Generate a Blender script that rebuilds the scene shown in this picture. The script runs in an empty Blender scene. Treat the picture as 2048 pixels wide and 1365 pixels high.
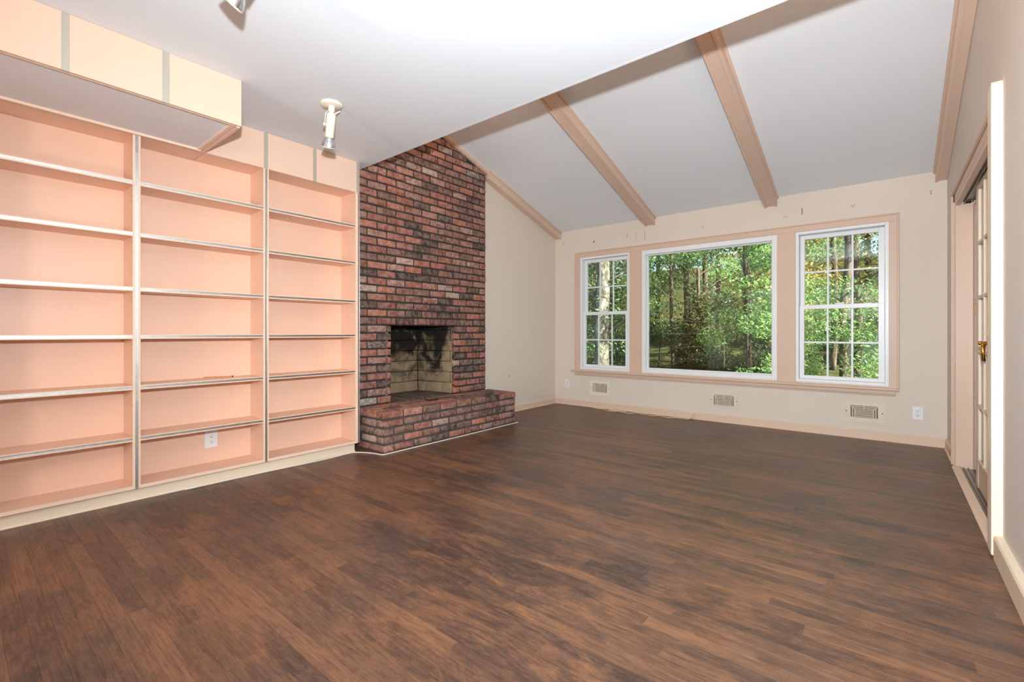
import bpy, bmesh, math, random
from mathutils import Vector, Matrix, Euler
random.seed(7)
scene = bpy.context.scene
COL = scene.collection

# ------------------------------------------------------------------ camera
W, ZE, SL = 5.471, 2.410, 0.310        # window wall, eave height, slope of the vault
ZC, YE = 2.431, 2.290                  # flat ceiling height and where it ends
XW, XR = -3.680, 0.385                 # left wall, right wall
XS = -3.450                            # front of the bookcases
XC = -3.620                            # face of the brick chimney
ZH = 0.343                             # top of the hearth
YB = -3.2                              # wall behind the camera
cam_d = bpy.data.cameras.new('camera'); cam = bpy.data.objects.new('camera', cam_d); COL.objects.link(cam)
cam.location = (0, 0, 1.0)
cam.rotation_euler = (math.pi/2, 0, math.radians(39.287))
cam_d.sensor_width = 36.0; cam_d.sensor_fit = 'HORIZONTAL'
cam_d.lens = 923.32/2048*36.0
cam_d.shift_y = -(682.5-665.6)/2048.0
cam_d.clip_start = 0.02; cam_d.clip_end = 300
scene.camera = cam

# ------------------------------------------------------------------ world, sun, flash, exposure
world = bpy.data.worlds.new('world'); scene.world = world; world.use_nodes = True
wn = world.node_tree; wn.nodes.clear()
sky = wn.nodes.new('ShaderNodeTexSky'); sky.sky_type = 'NISHITA'; sky.sun_disc = False
sky.sun_elevation = math.radians(40); sky.sun_rotation = math.radians(100); sky.air_density = 1.0; sky.dust_density = 2.0
bg = wn.nodes.new('ShaderNodeBackground'); bg.inputs['Strength'].default_value = 0.18
wo = wn.nodes.new('ShaderNodeOutputWorld')
wn.links.new(sky.outputs[0], bg.inputs[0]); wn.links.new(bg.outputs[0], wo.inputs[0])

sd = bpy.data.lights.new('sun', 'SUN'); sun = bpy.data.objects.new('sun', sd); COL.objects.link(sun)
sd.energy = 13.0; sd.angle = math.radians(0.6); sd.color = (1.0, 0.93, 0.80)
sun.rotation_euler = Vector((0.75, -0.10, 0.66)).to_track_quat('Z', 'Y').to_euler()
sun.location = (20, -3, 20)

fd = bpy.data.lights.new('camera_flash', 'SPOT'); flash = bpy.data.objects.new('camera_flash', fd); COL.objects.link(flash)
fd.energy = 300; fd.spot_size = math.radians(158); fd.spot_blend = 1.0; fd.shadow_soft_size = 0.035; fd.color = (0.82, 0.93, 1.0)
flash.location = (0.02, -0.02, 1.31)
flash.rotation_euler = (-Vector((-0.46, 0.88, 0.20))).to_track_quat('Z', 'Y').to_euler()

REAR_FILL_STRENGTH = 46.0                    # added warm fill globes, out of view: one behind the camera, two on the bulkhead
BULKHEAD_FILL_STRENGTH = 13.0  # the pair of fill globes added on the bulkhead
scene.view_settings.view_transform = 'Standard'
scene.view_settings.look = 'None'
scene.view_settings.exposure = 1.0
scene.view_settings.gamma = 1.0
scene.view_settings.use_curve_mapping = False

# ------------------------------------------------------------------ materials
def lin(c):
    f = lambda v: v/12.92 if v <= 0.04045 else ((v+0.055)/1.055)**2.4
    return tuple(f(v/255.0) for v in c)+(1.0,)
class NT:
    def __init__(s, name):
        s.m = bpy.data.materials.new(name); s.m.use_nodes = True
        s.t = s.m.node_tree; s.t.nodes.clear()
        s.out = s.t.nodes.new('ShaderNodeOutputMaterial')
    def n(s, kind, **kw):
        nd = s.t.nodes.new(kind)
        for k, v in kw.items(): setattr(nd, k, v)
        return nd
    def l(s, a, b): s.t.links.new(a, b)
    def val(s, sock, v):
        if hasattr(v, 'links'): s.l(v, sock)
        else: sock.default_value = v
    def pos(s): return s.n('ShaderNodeNewGeometry').outputs['Position']
    def mapping(s, vec, scale, loc=(0,0,0)):
        mp = s.n('ShaderNodeMapping'); s.val(mp.inputs['Vector'], vec); mp.inputs['Scale'].default_value = scale
        s.val(mp.inputs['Location'], loc); return mp.outputs[0]
    def noise(s, vec, scale, detail=4, rough=0.55, dist=0.0):
        nz = s.n('ShaderNodeTexNoise'); s.val(nz.inputs['Vector'], vec); nz.inputs['Scale'].default_value = scale
        nz.inputs['Detail'].default_value = detail; nz.inputs['Roughness'].default_value = rough; nz.inputs['Distortion'].default_value = dist
        return nz.outputs['Fac']
    def ramp(s, fac, stops):
        r = s.n('ShaderNodeValToRGB'); s.val(r.inputs[0], fac)
        e = r.color_ramp.elements
        while len(e) < len(stops): e.new(0.5)
        for q, (p, c) in zip(e, stops): q.position = p; q.color = c if len(c) == 4 else tuple(c)+(1,)
        return r.outputs[0]
    def step(s, fac, a, b): return s.ramp(fac, [(a, (0,0,0,1)), (b, (1,1,1,1))])
    def mix(s, fac, a, b, mode='MIX'):
        x = s.n('ShaderNodeMix', data_type='RGBA', blend_type=mode)
        s.val(x.inputs[0], fac); s.val(x.inputs[6], a); s.val(x.inputs[7], b); return x.outputs[2]
    def math(s, op, a, b=0.0):
        x = s.n('ShaderNodeMath', operation=op); s.val(x.inputs[0], a); s.val(x.inputs[1], b); return x.outputs[0]
    def bump(s, h, strength, dist=0.002):
        b = s.n('ShaderNodeBump'); b.inputs['Strength'].default_value = strength; b.inputs['Distance'].default_value = dist
        s.l(h, b.inputs['Height']); return b.outputs[0]
    def bsdf(s, col, rough=0.5, metal=0.0, normal=None, spec=0.5, **kw):
        p = s.n('ShaderNodeBsdfPrincipled'); s.val(p.inputs['Base Color'], col); s.val(p.inputs['Roughness'], rough)
        s.val(p.inputs['Metallic'], metal); p.inputs['Specular IOR Level'].default_value = spec
        if normal is not None: s.l(normal, p.inputs['Normal'])
        for k, v in kw.items(): s.val(p.inputs[k], v)
        s.l(p.outputs[0], s.out.inputs[0]); return p
def paint(name, c, rough=0.5, var=0.05, bump=0.15, scale=3.0, spec=0.4):
    t = NT(name); p = t.pos(); c = lin(c)
    nz = t.noise(p, scale, 3)
    dk = tuple(v*(1-var*2) for v in c[:3])+(1,); lt = tuple(min(1, v*(1+var)) for v in c[:3])+(1,)
    col = t.mix(nz, dk, lt)
    fine = t.noise(p, 260, 2)
    t.bsdf(col, rough, 0, t.bump(fine, bump, 0.0008), spec); return t.m
M = {}
M['ceiling'] = paint('ceiling_paint', (232, 233, 236), 0.8, 0.015, 0.25, 1.5, 0.2)
M['wall'] = paint('cream_wall_paint', (226, 213, 199), 0.7, 0.03, 0.25, 1.2, 0.25)
M['wall_grey'] = paint('pale_grey_wall_paint', (222, 212, 204), 0.7, 0.02, 0.25, 1.2, 0.25)
M['trim'] = paint('peach_trim_paint', (219, 189, 168), 0.42, 0.03, 0.1, 2.0)
M['base'] = paint('light_peach_baseboard_paint', (228, 200, 176), 0.42, 0.03, 0.1, 2.0)
M['toe'] = paint('cream_toe_kick_paint', (234, 214, 188), 0.45, 0.03, 0.1, 2.0)
M['shelf'] = paint('salmon_laminate', (239, 197, 171), 0.38, 0.015, 0.06, 1.5, 0.4)
M['shelf_edge'] = paint('peach_edge_band', (242, 208, 184), 0.35, 0.015, 0.05, 1.5, 0.4)
M['door_lam'] = paint('peach_laminate_door', (238, 200, 176), 0.38, 0.012, 0.05, 1.5, 0.4)
M['door_paint'] = paint('ivory_door_paint', (232, 208, 186), 0.4, 0.02, 0.08, 2.0)
M['post'] = paint('ivory_gloss_paint', (244, 226, 204), 0.35, 0.02, 0.08, 2.0)
M['white'] = paint('white_vinyl', (238, 238, 240), 0.35, 0.01, 0.03, 2.0, 0.5)
M['outlet'] = paint('white_plastic', (236, 234, 236), 0.3, 0.01, 0.02, 2.0, 0.5)
M['ivory'] = paint('ivory_enamel', (236, 226, 208), 0.35, 0.02, 0.04, 3.0, 0.5)
M['vent'] = paint('ivory_vent_enamel', (226, 211, 194), 0.4, 0.03, 0.04, 3.0, 0.5)
M['underside'] = paint('white_melamine', (236, 236, 240), 0.5, 0.015, 0.05, 1.2, 0.4)
M['cable'] = paint('white_cable_sheath', (232, 222, 208), 0.5, 0.03, 0.03, 6.0, 0.4)
M['cable_tan'] = paint('yellowed_cable_sheath', (214, 196, 166), 0.5, 0.06, 0.03, 6.0, 0.4)
M['dark'] = paint('dark_slot', (38, 34, 32), 0.7, 0.05, 0.05, 3.0, 0.2)
M['ventdark'] = paint('vent_slot_grey', (112, 98, 88), 0.7, 0.08, 0.05, 9.0, 0.2)
M['mark'] = paint('wall_scuff', (168, 138, 116), 0.8, 0.1, 0.1, 9.0, 0.1)
M['iron'] = paint('rusty_iron', (52, 34, 28), 0.65, 0.25, 0.6, 60.0, 0.3)
M['wood_rod'] = paint('tan_wooden_rod', (206, 148, 110), 0.5, 0.05, 0.1, 10.0, 0.3)
t = NT('brushed_aluminium'); p = t.mapping(t.pos(), (30, 30, 30))
nz = t.noise(p, 2.0, 3); t.bsdf(t.mix(nz, (0.50, 0.49, 0.46, 1), (0.74, 0.72, 0.69, 1)), t.math('ADD', t.math('MULTIPLY', nz, 0.15), 0.27), 1.0); M['alu'] = t.m
t = NT('door_strip_grey'); nz = t.noise(t.pos(), 6, 3); t.bsdf(t.mix(nz, lin((190, 184, 168)), lin((206, 201, 186))), 0.42, 0.45); M['strip'] = t.m
t = NT('brass'); nz = t.noise(t.pos(), 40, 2); t.bsdf(t.mix(nz, lin((214, 158, 62)), lin((240, 196, 106))), 0.18, 1.0); M['brass'] = t.m
t = NT('silvered_bulb'); nz = t.noise(t.pos(), 30, 2); t.bsdf(t.mix(nz, lin((214, 218, 226)), lin((238, 240, 244))), 0.22, 1.0); M['silver'] = t.m
t = NT('steel_lintel'); nz = t.noise(t.pos(), 30, 4); t.bsdf(t.mix(nz, lin((38, 30, 28)), lin((74, 52, 44))), 0.6, 0.3); M['steel'] = t.m
t = NT('track_metal'); nz = t.noise(t.pos(), 20, 3); t.bsdf(t.mix(nz, lin((140, 134, 126)), lin((176, 170, 160))), 0.4, 0.8); M['track'] = t.m
# glass: straight-through with a Fresnel reflection
t = NT('window_glass'); tr = t.n('ShaderNodeBsdfTransparent'); tr.inputs[0].default_value = (0.90, 0.95, 0.93, 1)
gl = t.n('ShaderNodeBsdfGlossy'); gl.inputs['Roughness'].default_value = 0.01
fr = t.n('ShaderNodeFresnel'); fr.inputs[0].default_value = 1.5; mx = t.n('ShaderNodeMixShader')
t.l(t.math('MULTIPLY', fr.outputs[0], 0.9), mx.inputs[0]); t.l(tr.outputs[0], mx.inputs[1]); t.l(gl.outputs[0], mx.inputs[2]); t.l(mx.outputs[0], t.out.inputs[0]); M['glass'] = t.m
# brick: base colour from the object, white wash amount in its alpha
def brick_mat(name, sooty=False):
    t = NT(name); oi = t.n('ShaderNodeObjectInfo'); p = t.pos()
    off = t.n('ShaderNodeVectorMath', operation='ADD'); t.l(p, off.inputs[0])
    cb = t.n('ShaderNodeCombineXYZ'); t.l(t.math('MULTIPLY', oi.outputs['Random'], 37.0), cb.inputs[0]); t.l(t.math('MULTIPLY', oi.outputs['Random'], 91.0), cb.inputs[1]); t.l(cb.outputs[0], off.inputs[1])
    v = off.outputs[0]
    n1 = t.noise(v, 22, 5, 0.65); n2 = t.noise(v, 70, 4, 0.7); n3 = t.noise(t.mapping(v, (1, 0.7, 1.2)), 30, 6, 0.85, 0.8)
    dk = t.mix(1.0, oi.outputs['Color'], (0.62, 0.56, 0.54, 1), 'MULTIPLY')
    lt = t.mix(0.38, oi.outputs['Color'], (0.46, 0.31, 0.25, 1))
    c = t.mix(t.step(n1, 0.36, 0.62), dk, lt)
    c = t.mix(t.math('MULTIPLY', t.step(n2, 0.54, 0.74), 0.50), c, (0.060, 0.046, 0.040, 1))
    # whitewash: blotches whose amount follows alpha
    th = t.math('SUBTRACT', n3, t.math('SUBTRACT', 0.80, t.math('MULTIPLY', oi.outputs['Alpha'], 0.55)))
    wf = t.math('MULTIPLY', th, 5.0); wf = t.math('MINIMUM', t.math('MAXIMUM', wf, 0.0), 0.80)
    c = t.mix(wf, c, t.mix(n2, lin((150, 132, 118)), lin((226, 212, 198))))
    h = t.math('ADD', t.math('MULTIPLY', n1, 0.6), n2)
    t.bsdf(c, 0.85, 0, t.bump(h, 0.75, 0.006), 0.25); return t.m
M['brick'] = brick_mat('old_red_brick')
t = NT('dark_mortar'); p = t.pos(); n1 = t.noise(p, 18, 5); n2 = t.noise(p, 120, 3)
t.bsdf(t.mix(n1, lin((46, 43, 43)), lin((76, 70, 67))), 0.95, 0, t.bump(n2, 0.8, 0.004), 0.15); M['mortar'] = t.m
t = NT('hearth_mortar'); p = t.pos(); n1 = t.noise(p, 14, 5); n2 = t.noise(p, 120, 3)
t.bsdf(t.mix(n1, lin((70, 66, 63)), lin((98, 91, 86))), 0.95, 0, t.bump(n2, 0.8, 0.004), 0.15); M['mortar_h'] = t.m
# firebrick with soot that climbs the back of the firebox
t = NT('sooty_firebrick'); p = t.pos(); oi = t.n('ShaderNodeObjectInfo'); sx = t.n('ShaderNodeSeparateXYZ'); t.l(p, sx.inputs[0])
n1 = t.noise(p, 5.0, 5, 0.6, 0.4); n2 = t.noise(p, 40, 5, 0.7); n3 = t.noise(p, 14, 5, 0.7)
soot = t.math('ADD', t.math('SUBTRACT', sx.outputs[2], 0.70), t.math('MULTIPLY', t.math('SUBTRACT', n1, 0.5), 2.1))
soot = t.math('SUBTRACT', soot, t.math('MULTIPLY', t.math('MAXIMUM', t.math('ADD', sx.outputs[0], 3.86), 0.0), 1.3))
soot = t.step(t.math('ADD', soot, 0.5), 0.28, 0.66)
c = t.mix(n3, lin((134, 108, 82)), lin((176, 152, 122)))
c = t.mix(t.math('MULTIPLY', oi.outputs['Random'], 0.35), c, lin((128, 116, 96)))
c = t.mix(t.step(n2, 0.60, 0.72), c, lin((86, 66, 50)))
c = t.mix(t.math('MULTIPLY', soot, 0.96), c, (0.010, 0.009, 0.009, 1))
t.bsdf(c, 0.9, 0, t.bump(n2, 0.5, 0.004), 0.2); M['firebrick'] = t.m
t = NT('ashy_firebox_floor'); p = t.pos(); n1 = t.noise(t.mapping(p, (1, 4, 1)), 5, 6, 0.7); n2 = t.noise(p, 60, 4)
t.bsdf(t.ramp(n1, [(0.3, lin((66, 56, 50))), (0.5, lin((112, 98, 86))), (0.7, lin((144, 130, 114)))]), 0.95, 0, t.bump(n2, 0.8, 0.005), 0.15); M['ash'] = t.m
# floor planks: stained oak; tone per plank in a mesh colour attribute
t = NT('stained_oak_plank'); p = t.pos(); at = t.n('ShaderNodeAttribute'); at.attribute_name = 'tone'
sc = t.n('ShaderNodeSeparateColor'); t.l(at.outputs['Color'], sc.inputs[0])
cb = t.n('ShaderNodeCombineXYZ'); t.l(t.math('MULTIPLY', sc.outputs[1], 50.0), cb.inputs[0]); t.l(t.math('MULTIPLY', sc.outputs[2], 50.0), cb.inputs[2])
off = t.n('ShaderNodeVectorMath', operation='ADD'); t.l(p, off.inputs[0]); t.l(cb.outputs[0], off.inputs[1])
g1 = t.noise(t.mapping(off.outputs[0], (3.0, 60, 1)), 2.2, 6, 0.65, 0.6)
g2 = t.noise(t.mapping(off.outputs[0], (7.0, 240, 1)), 2.0, 4, 0.7)
big = t.noise(p, 0.9, 4, 0.55, 0.3); wear = t.noise(t.mapping(p, (1.2, 2.8, 1)), 1.9, 8, 0.78, 0.6); stain = t.noise(p, 1.3, 3, 0.5, 0.4)
dark = t.mix(big, lin((58, 43, 38)), lin((86, 65, 56)))
mid = t.mix(sc.outputs[0], lin((104, 74, 58)), lin((136, 95, 68)))
c = t.mix(t.step(t.math('ADD', big, t.math('MULTIPLY', t.math('SUBTRACT', sc.outputs[0], 0.5), 0.20)), 0.36, 0.64), dark, mid)
c = t.mix(t.math('MULTIPLY', t.step(wear, 0.48, 0.66), 0.70), c, lin((158, 106, 70)))
c = t.mix(t.math('MULTIPLY', t.step(stain, 0.52, 0.72), 0.60), c, lin((74, 68, 68)))
c = t.mix(t.math('MULTIPLY', t.step(g1, 0.44, 0.68), 0.60), c, lin((44, 28, 22)))
c = t.mix(t.math('MULTIPLY', t.step(g2, 0.52, 0.66), 0.35), c, lin((40, 26, 20)))
mot = t.noise(t.mapping(p, (8, 22, 1)), 1.6, 6, 0.8, 0.5)
c = t.mix(t.math('MULTIPLY', t.step(mot, 0.48, 0.70), 0.42), c, lin((148, 104, 76)))
c = t.mix(t.math('MULTIPLY', t.step(t.math('SUBTRACT', 1.0, mot), 0.54, 0.72), 0.50), c, lin((48, 36, 32)))
sp = t.noise(p, 38, 3, 0.7); c = t.mix(t.step(sp, 0.755, 0.775), c, lin((190, 160, 122)))
rg = t.math('ADD', t.math('MULTIPLY', wear, 0.30), 0.24)
t.bsdf(c, rg, 0, t.bump(t.math('ADD', g1, g2), 0.10, 0.002), 0.5); M['plank'] = t.m
t = NT('dark_floor_gap'); t.bsdf(t.mix(t.noise(t.pos(), 3), lin((40, 27, 21)), lin((66, 46, 36))), 0.6); M['gap'] = t.m
# outdoors
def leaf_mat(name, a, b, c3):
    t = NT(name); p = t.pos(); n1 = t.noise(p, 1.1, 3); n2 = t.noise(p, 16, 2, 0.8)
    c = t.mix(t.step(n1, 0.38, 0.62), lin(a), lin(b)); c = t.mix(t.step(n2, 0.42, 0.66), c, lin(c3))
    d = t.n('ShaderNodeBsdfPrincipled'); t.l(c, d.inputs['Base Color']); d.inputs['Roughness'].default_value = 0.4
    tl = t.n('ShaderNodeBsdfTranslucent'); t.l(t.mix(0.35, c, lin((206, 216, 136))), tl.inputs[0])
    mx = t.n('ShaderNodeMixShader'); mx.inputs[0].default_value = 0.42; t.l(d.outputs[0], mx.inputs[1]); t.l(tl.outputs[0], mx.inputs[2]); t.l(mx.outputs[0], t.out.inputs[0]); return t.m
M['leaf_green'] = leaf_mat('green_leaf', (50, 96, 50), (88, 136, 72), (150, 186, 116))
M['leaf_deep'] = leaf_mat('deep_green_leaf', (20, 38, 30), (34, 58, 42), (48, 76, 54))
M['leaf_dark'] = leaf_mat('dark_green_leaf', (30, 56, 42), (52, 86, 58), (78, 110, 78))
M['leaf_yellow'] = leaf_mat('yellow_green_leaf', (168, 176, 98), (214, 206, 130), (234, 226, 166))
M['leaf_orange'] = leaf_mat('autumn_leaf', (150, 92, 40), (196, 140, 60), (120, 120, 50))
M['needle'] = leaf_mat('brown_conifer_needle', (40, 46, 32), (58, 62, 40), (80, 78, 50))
t = NT('tree_bark'); p = t.mapping(t.pos(), (1, 1, 0.25)); n1 = t.noise(p, 18, 5, 0.7); t.bsdf(t.mix(t.step(n1, 0.35, 0.65), lin((58, 48, 40)), lin((120, 106, 92))), 0.95, 0, t.bump(n1, 0.8, 0.02), 0.2); M['bark'] = t.m
t = NT('pale_patchy_bark'); p = t.mapping(t.pos(), (1, 1, 0.5)); n1 = t.noise(p, 9, 5, 0.7, 0.5); t.bsdf(t.ramp(n1, [(0.36, lin((70, 62, 52))), (0.50, lin((112, 106, 96))), (0.66, lin((178, 172, 160)))]), 0.9, 0, t.bump(n1, 0.7, 0.02), 0.2); M['pale_bark'] = t.m
t = NT('leaf_litter'); p = t.pos(); n1 = t.noise(p, 0.7, 5); n2 = t.noise(p, 9, 5, 0.7); c = t.mix(n1, lin((38, 52, 28)), lin((82, 84, 46))); t.bsdf(t.mix(t.step(n2, 0.45, 0.65), c, lin((46, 36, 26))), 0.95, 0, t.bump(n2, 0.8, 0.05), 0.1); M['ground'] = t.m
M['siding'] = paint('grey_clapboard', (160, 164, 168), 0.7, 0.05, 0.2, 2.0, 0.2)
M['roofing'] = paint('dark_roof_shingle', (84, 80, 80), 0.9, 0.2, 0.6, 20.0, 0.1)
t = NT('rear_fill_globe'); e = t.n('ShaderNodeEmission'); e.inputs[1].default_value = REAR_FILL_STRENGTH  # glow of the fill lamp added behind the camera
nz = t.noise(t.pos(), 3); t.l(t.mix(nz, (1.0, 0.86, 0.72, 1), (1.0, 0.88, 0.75, 1)), e.inputs[0]); t.l(e.outputs[0], t.out.inputs[0]); M['globe'] = t.m
t = NT('bulkhead_fill_globe'); e = t.n('ShaderNodeEmission'); e.inputs[1].default_value = BULKHEAD_FILL_STRENGTH  # warmer glow of the added bulkhead fill globes
nz = t.noise(t.pos(), 3); t.l(t.mix(nz, (1.0, 0.70, 0.46, 1), (1.0, 0.73, 0.50, 1)), e.inputs[0]); t.l(e.outputs[0], t.out.inputs[0]); M['bulkhead_fill'] = t.m

# ------------------------------------------------------------------ mesh helpers
WL = {}
def wl(o): return WL.get(o.name, Vector((0, 0, 0)))
def setp(o, parent):
    if parent is not None:
        o.parent = parent; o.matrix_parent_inverse = Matrix.Translation(-wl(parent))
def tag(o, label=None, cat=None, group=None, kind=None):
    if label: o['label'] = label
    if cat: o['category'] = cat
    if group: o['group'] = group
    if kind: o['kind'] = kind
    return o
def empty(name, loc, label, cat, group=None, kind=None):
    o = bpy.data.objects.new(name, None); COL.objects.link(o); o.location = loc; WL[o.name] = Vector(loc); o.empty_display_size = 0.1
    return tag(o, label, cat, group, kind)
class B:
    """collects primitives in world space and links them as one mesh"""
    def __init__(s): s.b = bmesh.new()
    def box(s, x0, x1, y0, y1, z0, z1, bev=0.0, seg=1, rot=None, piv=None):
        t = bmesh.new(); bmesh.ops.create_cube(t, size=1.0)
        for v in t.verts: v.co = Vector((x0+(v.co.x+.5)*(x1-x0), y0+(v.co.y+.5)*(y1-y0), z0+(v.co.z+.5)*(z1-z0)))
        if bev > 0: bmesh.ops.bevel(t, geom=t.edges[:], offset=bev, segments=seg, affect='EDGES', profile=0.5)
        if rot is not None:
            pv = Vector(piv) if piv else Vector(((x0+x1)/2, (y0+y1)/2, (z0+z1)/2))
            for v in t.verts: v.co = rot @ (v.co-pv)+pv
        s.add(t); return s
    def add(s, t):
        me = bpy.data.meshes.new('tmp'); t.to_mesh(me); t.free(); s.b.from_mesh(me); bpy.data.meshes.remove(me)
    def prism(s, poly, axis, a0, a1):
        """poly: 2D points in the plane across axis; extruded from a0 to a1"""
        def P(u, v, w):
            return {'X': (w, u, v), 'Y': (u, w, v), 'Z': (u, v, w)}[axis]
        A = [s.b.verts.new(P(u, v, a0)) for u, v in poly]; Bv = [s.b.verts.new(P(u, v, a1)) for u, v in poly]
        n = len(poly); s.b.faces.new(A); s.b.faces.new(list(reversed(Bv)))
        for i in range(n): s.b.faces.new((A[i], Bv[i], Bv[(i+1) % n], A[(i+1) % n]))
        return s
    def lathe(s, prof, c, axis=Vector((0, 0, 1)), seg=24):
        """prof: (radius, height) along axis from c"""
        axis = Vector(axis).normalized(); q = axis.to_track_quat('Z', 'Y'); c = Vector(c); rings = []
        for r, h in prof:
            if r < 1e-6: rings.append([s.b.verts.new(c+q @ Vector((0, 0, h)))])
            else: rings.append([s.b.verts.new(c+q @ Vector((r*math.cos(2*math.pi*i/seg), r*math.sin(2*math.pi*i/seg), h))) for i in range(seg)])
        for a, b in zip(rings, rings[1:]):
            for i in range(seg):
                j = (i+1) % seg
                if len(a) == 1 and len(b) == 1: continue
                if len(a) == 1: s.b.faces.new((a[0], b[j], b[i]))
                elif len(b) == 1: s.b.faces.new((a[i], a[j], b[0]))
                else: s.b.faces.new((a[i], a[j], b[j], b[i]))
        return s
    def tube(s, pts, r, seg=8, r1=None):
        pts = [Vector(p) for p in pts]; n = len(pts); rings = []
        for i, p in enumerate(pts):
            d = (pts[min(i+1, n-1)]-pts[max(i-1, 0)]).normalized(); q = d.to_track_quat('Z', 'Y')
            rr = r if r1 is None else r+(r1-r)*i/(n-1)
            rings.append([s.b.verts.new(p+q @ Vector((rr*math.cos(2*math.pi*k/seg), rr*math.sin(2*math.pi*k/seg), 0))) for k in range(seg)])
        for a, b in zip(rings, rings[1:]):
            # align the rings so the tube does not twist
            best = min(range(seg), key=lambda o: (a[0].co-b[o].co).length); b[:] = b[best:]+b[:best]
            for k in range(seg): s.b.faces.new((a[k], a[(k+1) % seg], b[(k+1) % seg], b[k]))
        s.b.faces.new(list(reversed(rings[0]))); s.b.faces.new(rings[-1]); return s
    def mesh(s, name, smooth=False):
        bmesh.ops.recalc_face_normals(s.b, faces=s.b.faces[:])
        me = bpy.data.meshes.new(name); s.b.to_mesh(me); s.b.free()
        if smooth:
            for f in me.polygons: f.use_smooth = True
        return me
    def obj(s, name, mat, parent=None, smooth=False, **kw):
        return mobj(name, s.mesh(name, smooth), mat, parent, **kw)
def mobj(name, me, mat, parent=None, loc=None, **kw):
    if mat is not None and not me.materials: me.materials.append(M[mat])
    o = bpy.data.objects.new(name, me); COL.objects.link(o)
    if loc is not None: o.location = loc
    setp(o, parent); tag(o, **kw); return o
def box(name, mat, parent, x0, x1, y0, y1, z0, z1, bev=0.0, **kw):
    return B().box(x0, x1, y0, y1, z0, z1, bev).obj(name, mat, parent, **kw)
def struct(name, b, mat, label, cat):
    return b.obj(name, mat, None, label=label, cat=cat, kind='structure')
def smooth_path(pts, n=8):
    pts = [Vector(p) for p in pts]; P = [pts[0]]+pts+[pts[-1]]; out = []
    for i in range(1, len(P)-2):
        for k in range(n):
            t = k/n; a, b, c, d = P[i-1], P[i], P[i+1], P[i+2]
            out.append(0.5*((2*b)+(c-a)*t+(2*a-5*b+4*c-d)*t*t+(3*b-a-3*c+d)*t**3))
    out.append(P[-2]); return out
def vault(y): return ZE+SL*(W-y)

# ------------------------------------------------------------------ room shell
YF = -0.70                               # planks are laid from here to the window wall
fl = struct('floor', B().box(XW-0.02, XR+0.9, YB-0.1, W+0.15, -0.14, -0.012), 'gap', 'dark stained strip oak floor with worn orange-brown patches', 'floor')
def plank_mesh(x0, x1, y0, y1, tone, b=None):
    g = 0.0001; c = 0.0005; z0, z1 = -0.012, random.uniform(-0.0003, 0.0003)
    vs = []
    for (ins, z) in ((g, z0), (g, z1-c), (g+c, z1)):
        vs += [(x0+ins, y0+ins, z), (x1-ins, y0+ins, z), (x1-ins, y1-ins, z), (x0+ins, y1-ins, z)]
    fs = [(8, 9, 10, 11)]
    for k in (0, 4):
        for i in range(4): fs.append((k+i, k+(i+1) % 4, k+4+(i+1) % 4, k+4+i))
    return vs, fs, tone
def link_planks(name, lst, **kw):
    V, F, T = [], [], []
    for vs, fs, tone in lst:
        o = len(V); V += vs; F += [tuple(i+o for i in f) for f in fs]; T += [tone]*len(vs)
    me = bpy.data.meshes.new(name); me.from_pydata(V, [], F)
    ca = me.color_attributes.new('tone', 'FLOAT_COLOR', 'POINT')
    for i, tv in enumerate(T): ca.data[i].color = tv
    return mobj(name, me, 'plank', fl, **kw)
planks = []
y = YF; PWID = 0.0581
rp = random.Random(11)
while y < W-0.005:
    y1 = min(y+PWID, W); x = XW+0.05-rp.uniform(0, 1.0)
    while x < XR+0.03:
        L = rp.choice((0.32, 0.55, 0.75, 0.95, 1.2, 1.5))*rp.uniform(0.85, 1.15); xa, xb = max(x, XW), min(x+L, XR+0.03)
        if xb-xa > 0.02 and not (xb < -3.50):
            xm = (xa+xb)/2; depth = -0.6332*xm+0.774*(y+0.03)
            tone = (max(0, min(1, rp.gauss(0.45, 0.27))), rp.random(), rp.random(), 1)
            planks.append((depth if y > 0.0 else 99, plank_mesh(xa, xb, y, y1, tone)))
        x += L
    y = y1
planks.sort(key=lambda q: q[0])
for d, pm in planks[:296]: link_planks('plank', [pm])
link_planks('plank_field', [pm for d, pm in planks[296:]], kind='stuff')

struct('ceiling', B().box(XW-0.1, XR+0.1, YB-0.1, YE-0.02, ZC, ZC+0.12), 'ceiling', 'flat white ceiling with spotlights, ending at an open edge', 'ceiling')
b = B(); yt = YE-0.02
b.prism([(yt, vault(yt)), (W+0.15, vault(W+0.15)), (W+0.15, vault(W+0.15)+0.12), (yt, vault(yt)+0.12)], 'X', XW-0.1, XR+0.1)
struct('ceiling_vault', b, 'ceiling', 'sloping white vaulted ceiling crossed by peach box beams', 'ceiling')
b = B().box(XW, XR, YE-0.02, YE, ZC, vault(YE)+0.02)
b.box(XW, XR, YE-0.02, YE, ZC-0.0004, ZC+0.02)
struct('wall_bulkhead', b, 'ceiling', 'upright drop at the edge of the flat ceiling facing the vault', 'wall')
# left wall: behind the shelves, and right of the chimney up to the vault
b = B().box(XW-0.12, XW, YB-0.1, 2.20, 0, ZC)
b.prism([(3.95, 0), (W+0.1, 0), (W+0.1, vault(W+0.1)), (3.95, vault(3.95))], 'X', XW-0.12, XW)
b.box(XW-0.12, XW-0.06, 2.20, 3.95, 1.45, 3.5)
wall_left = struct('wall_left', b, 'wall', 'plain cream wall between the brick chimney and the window wall', 'wall')
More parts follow.
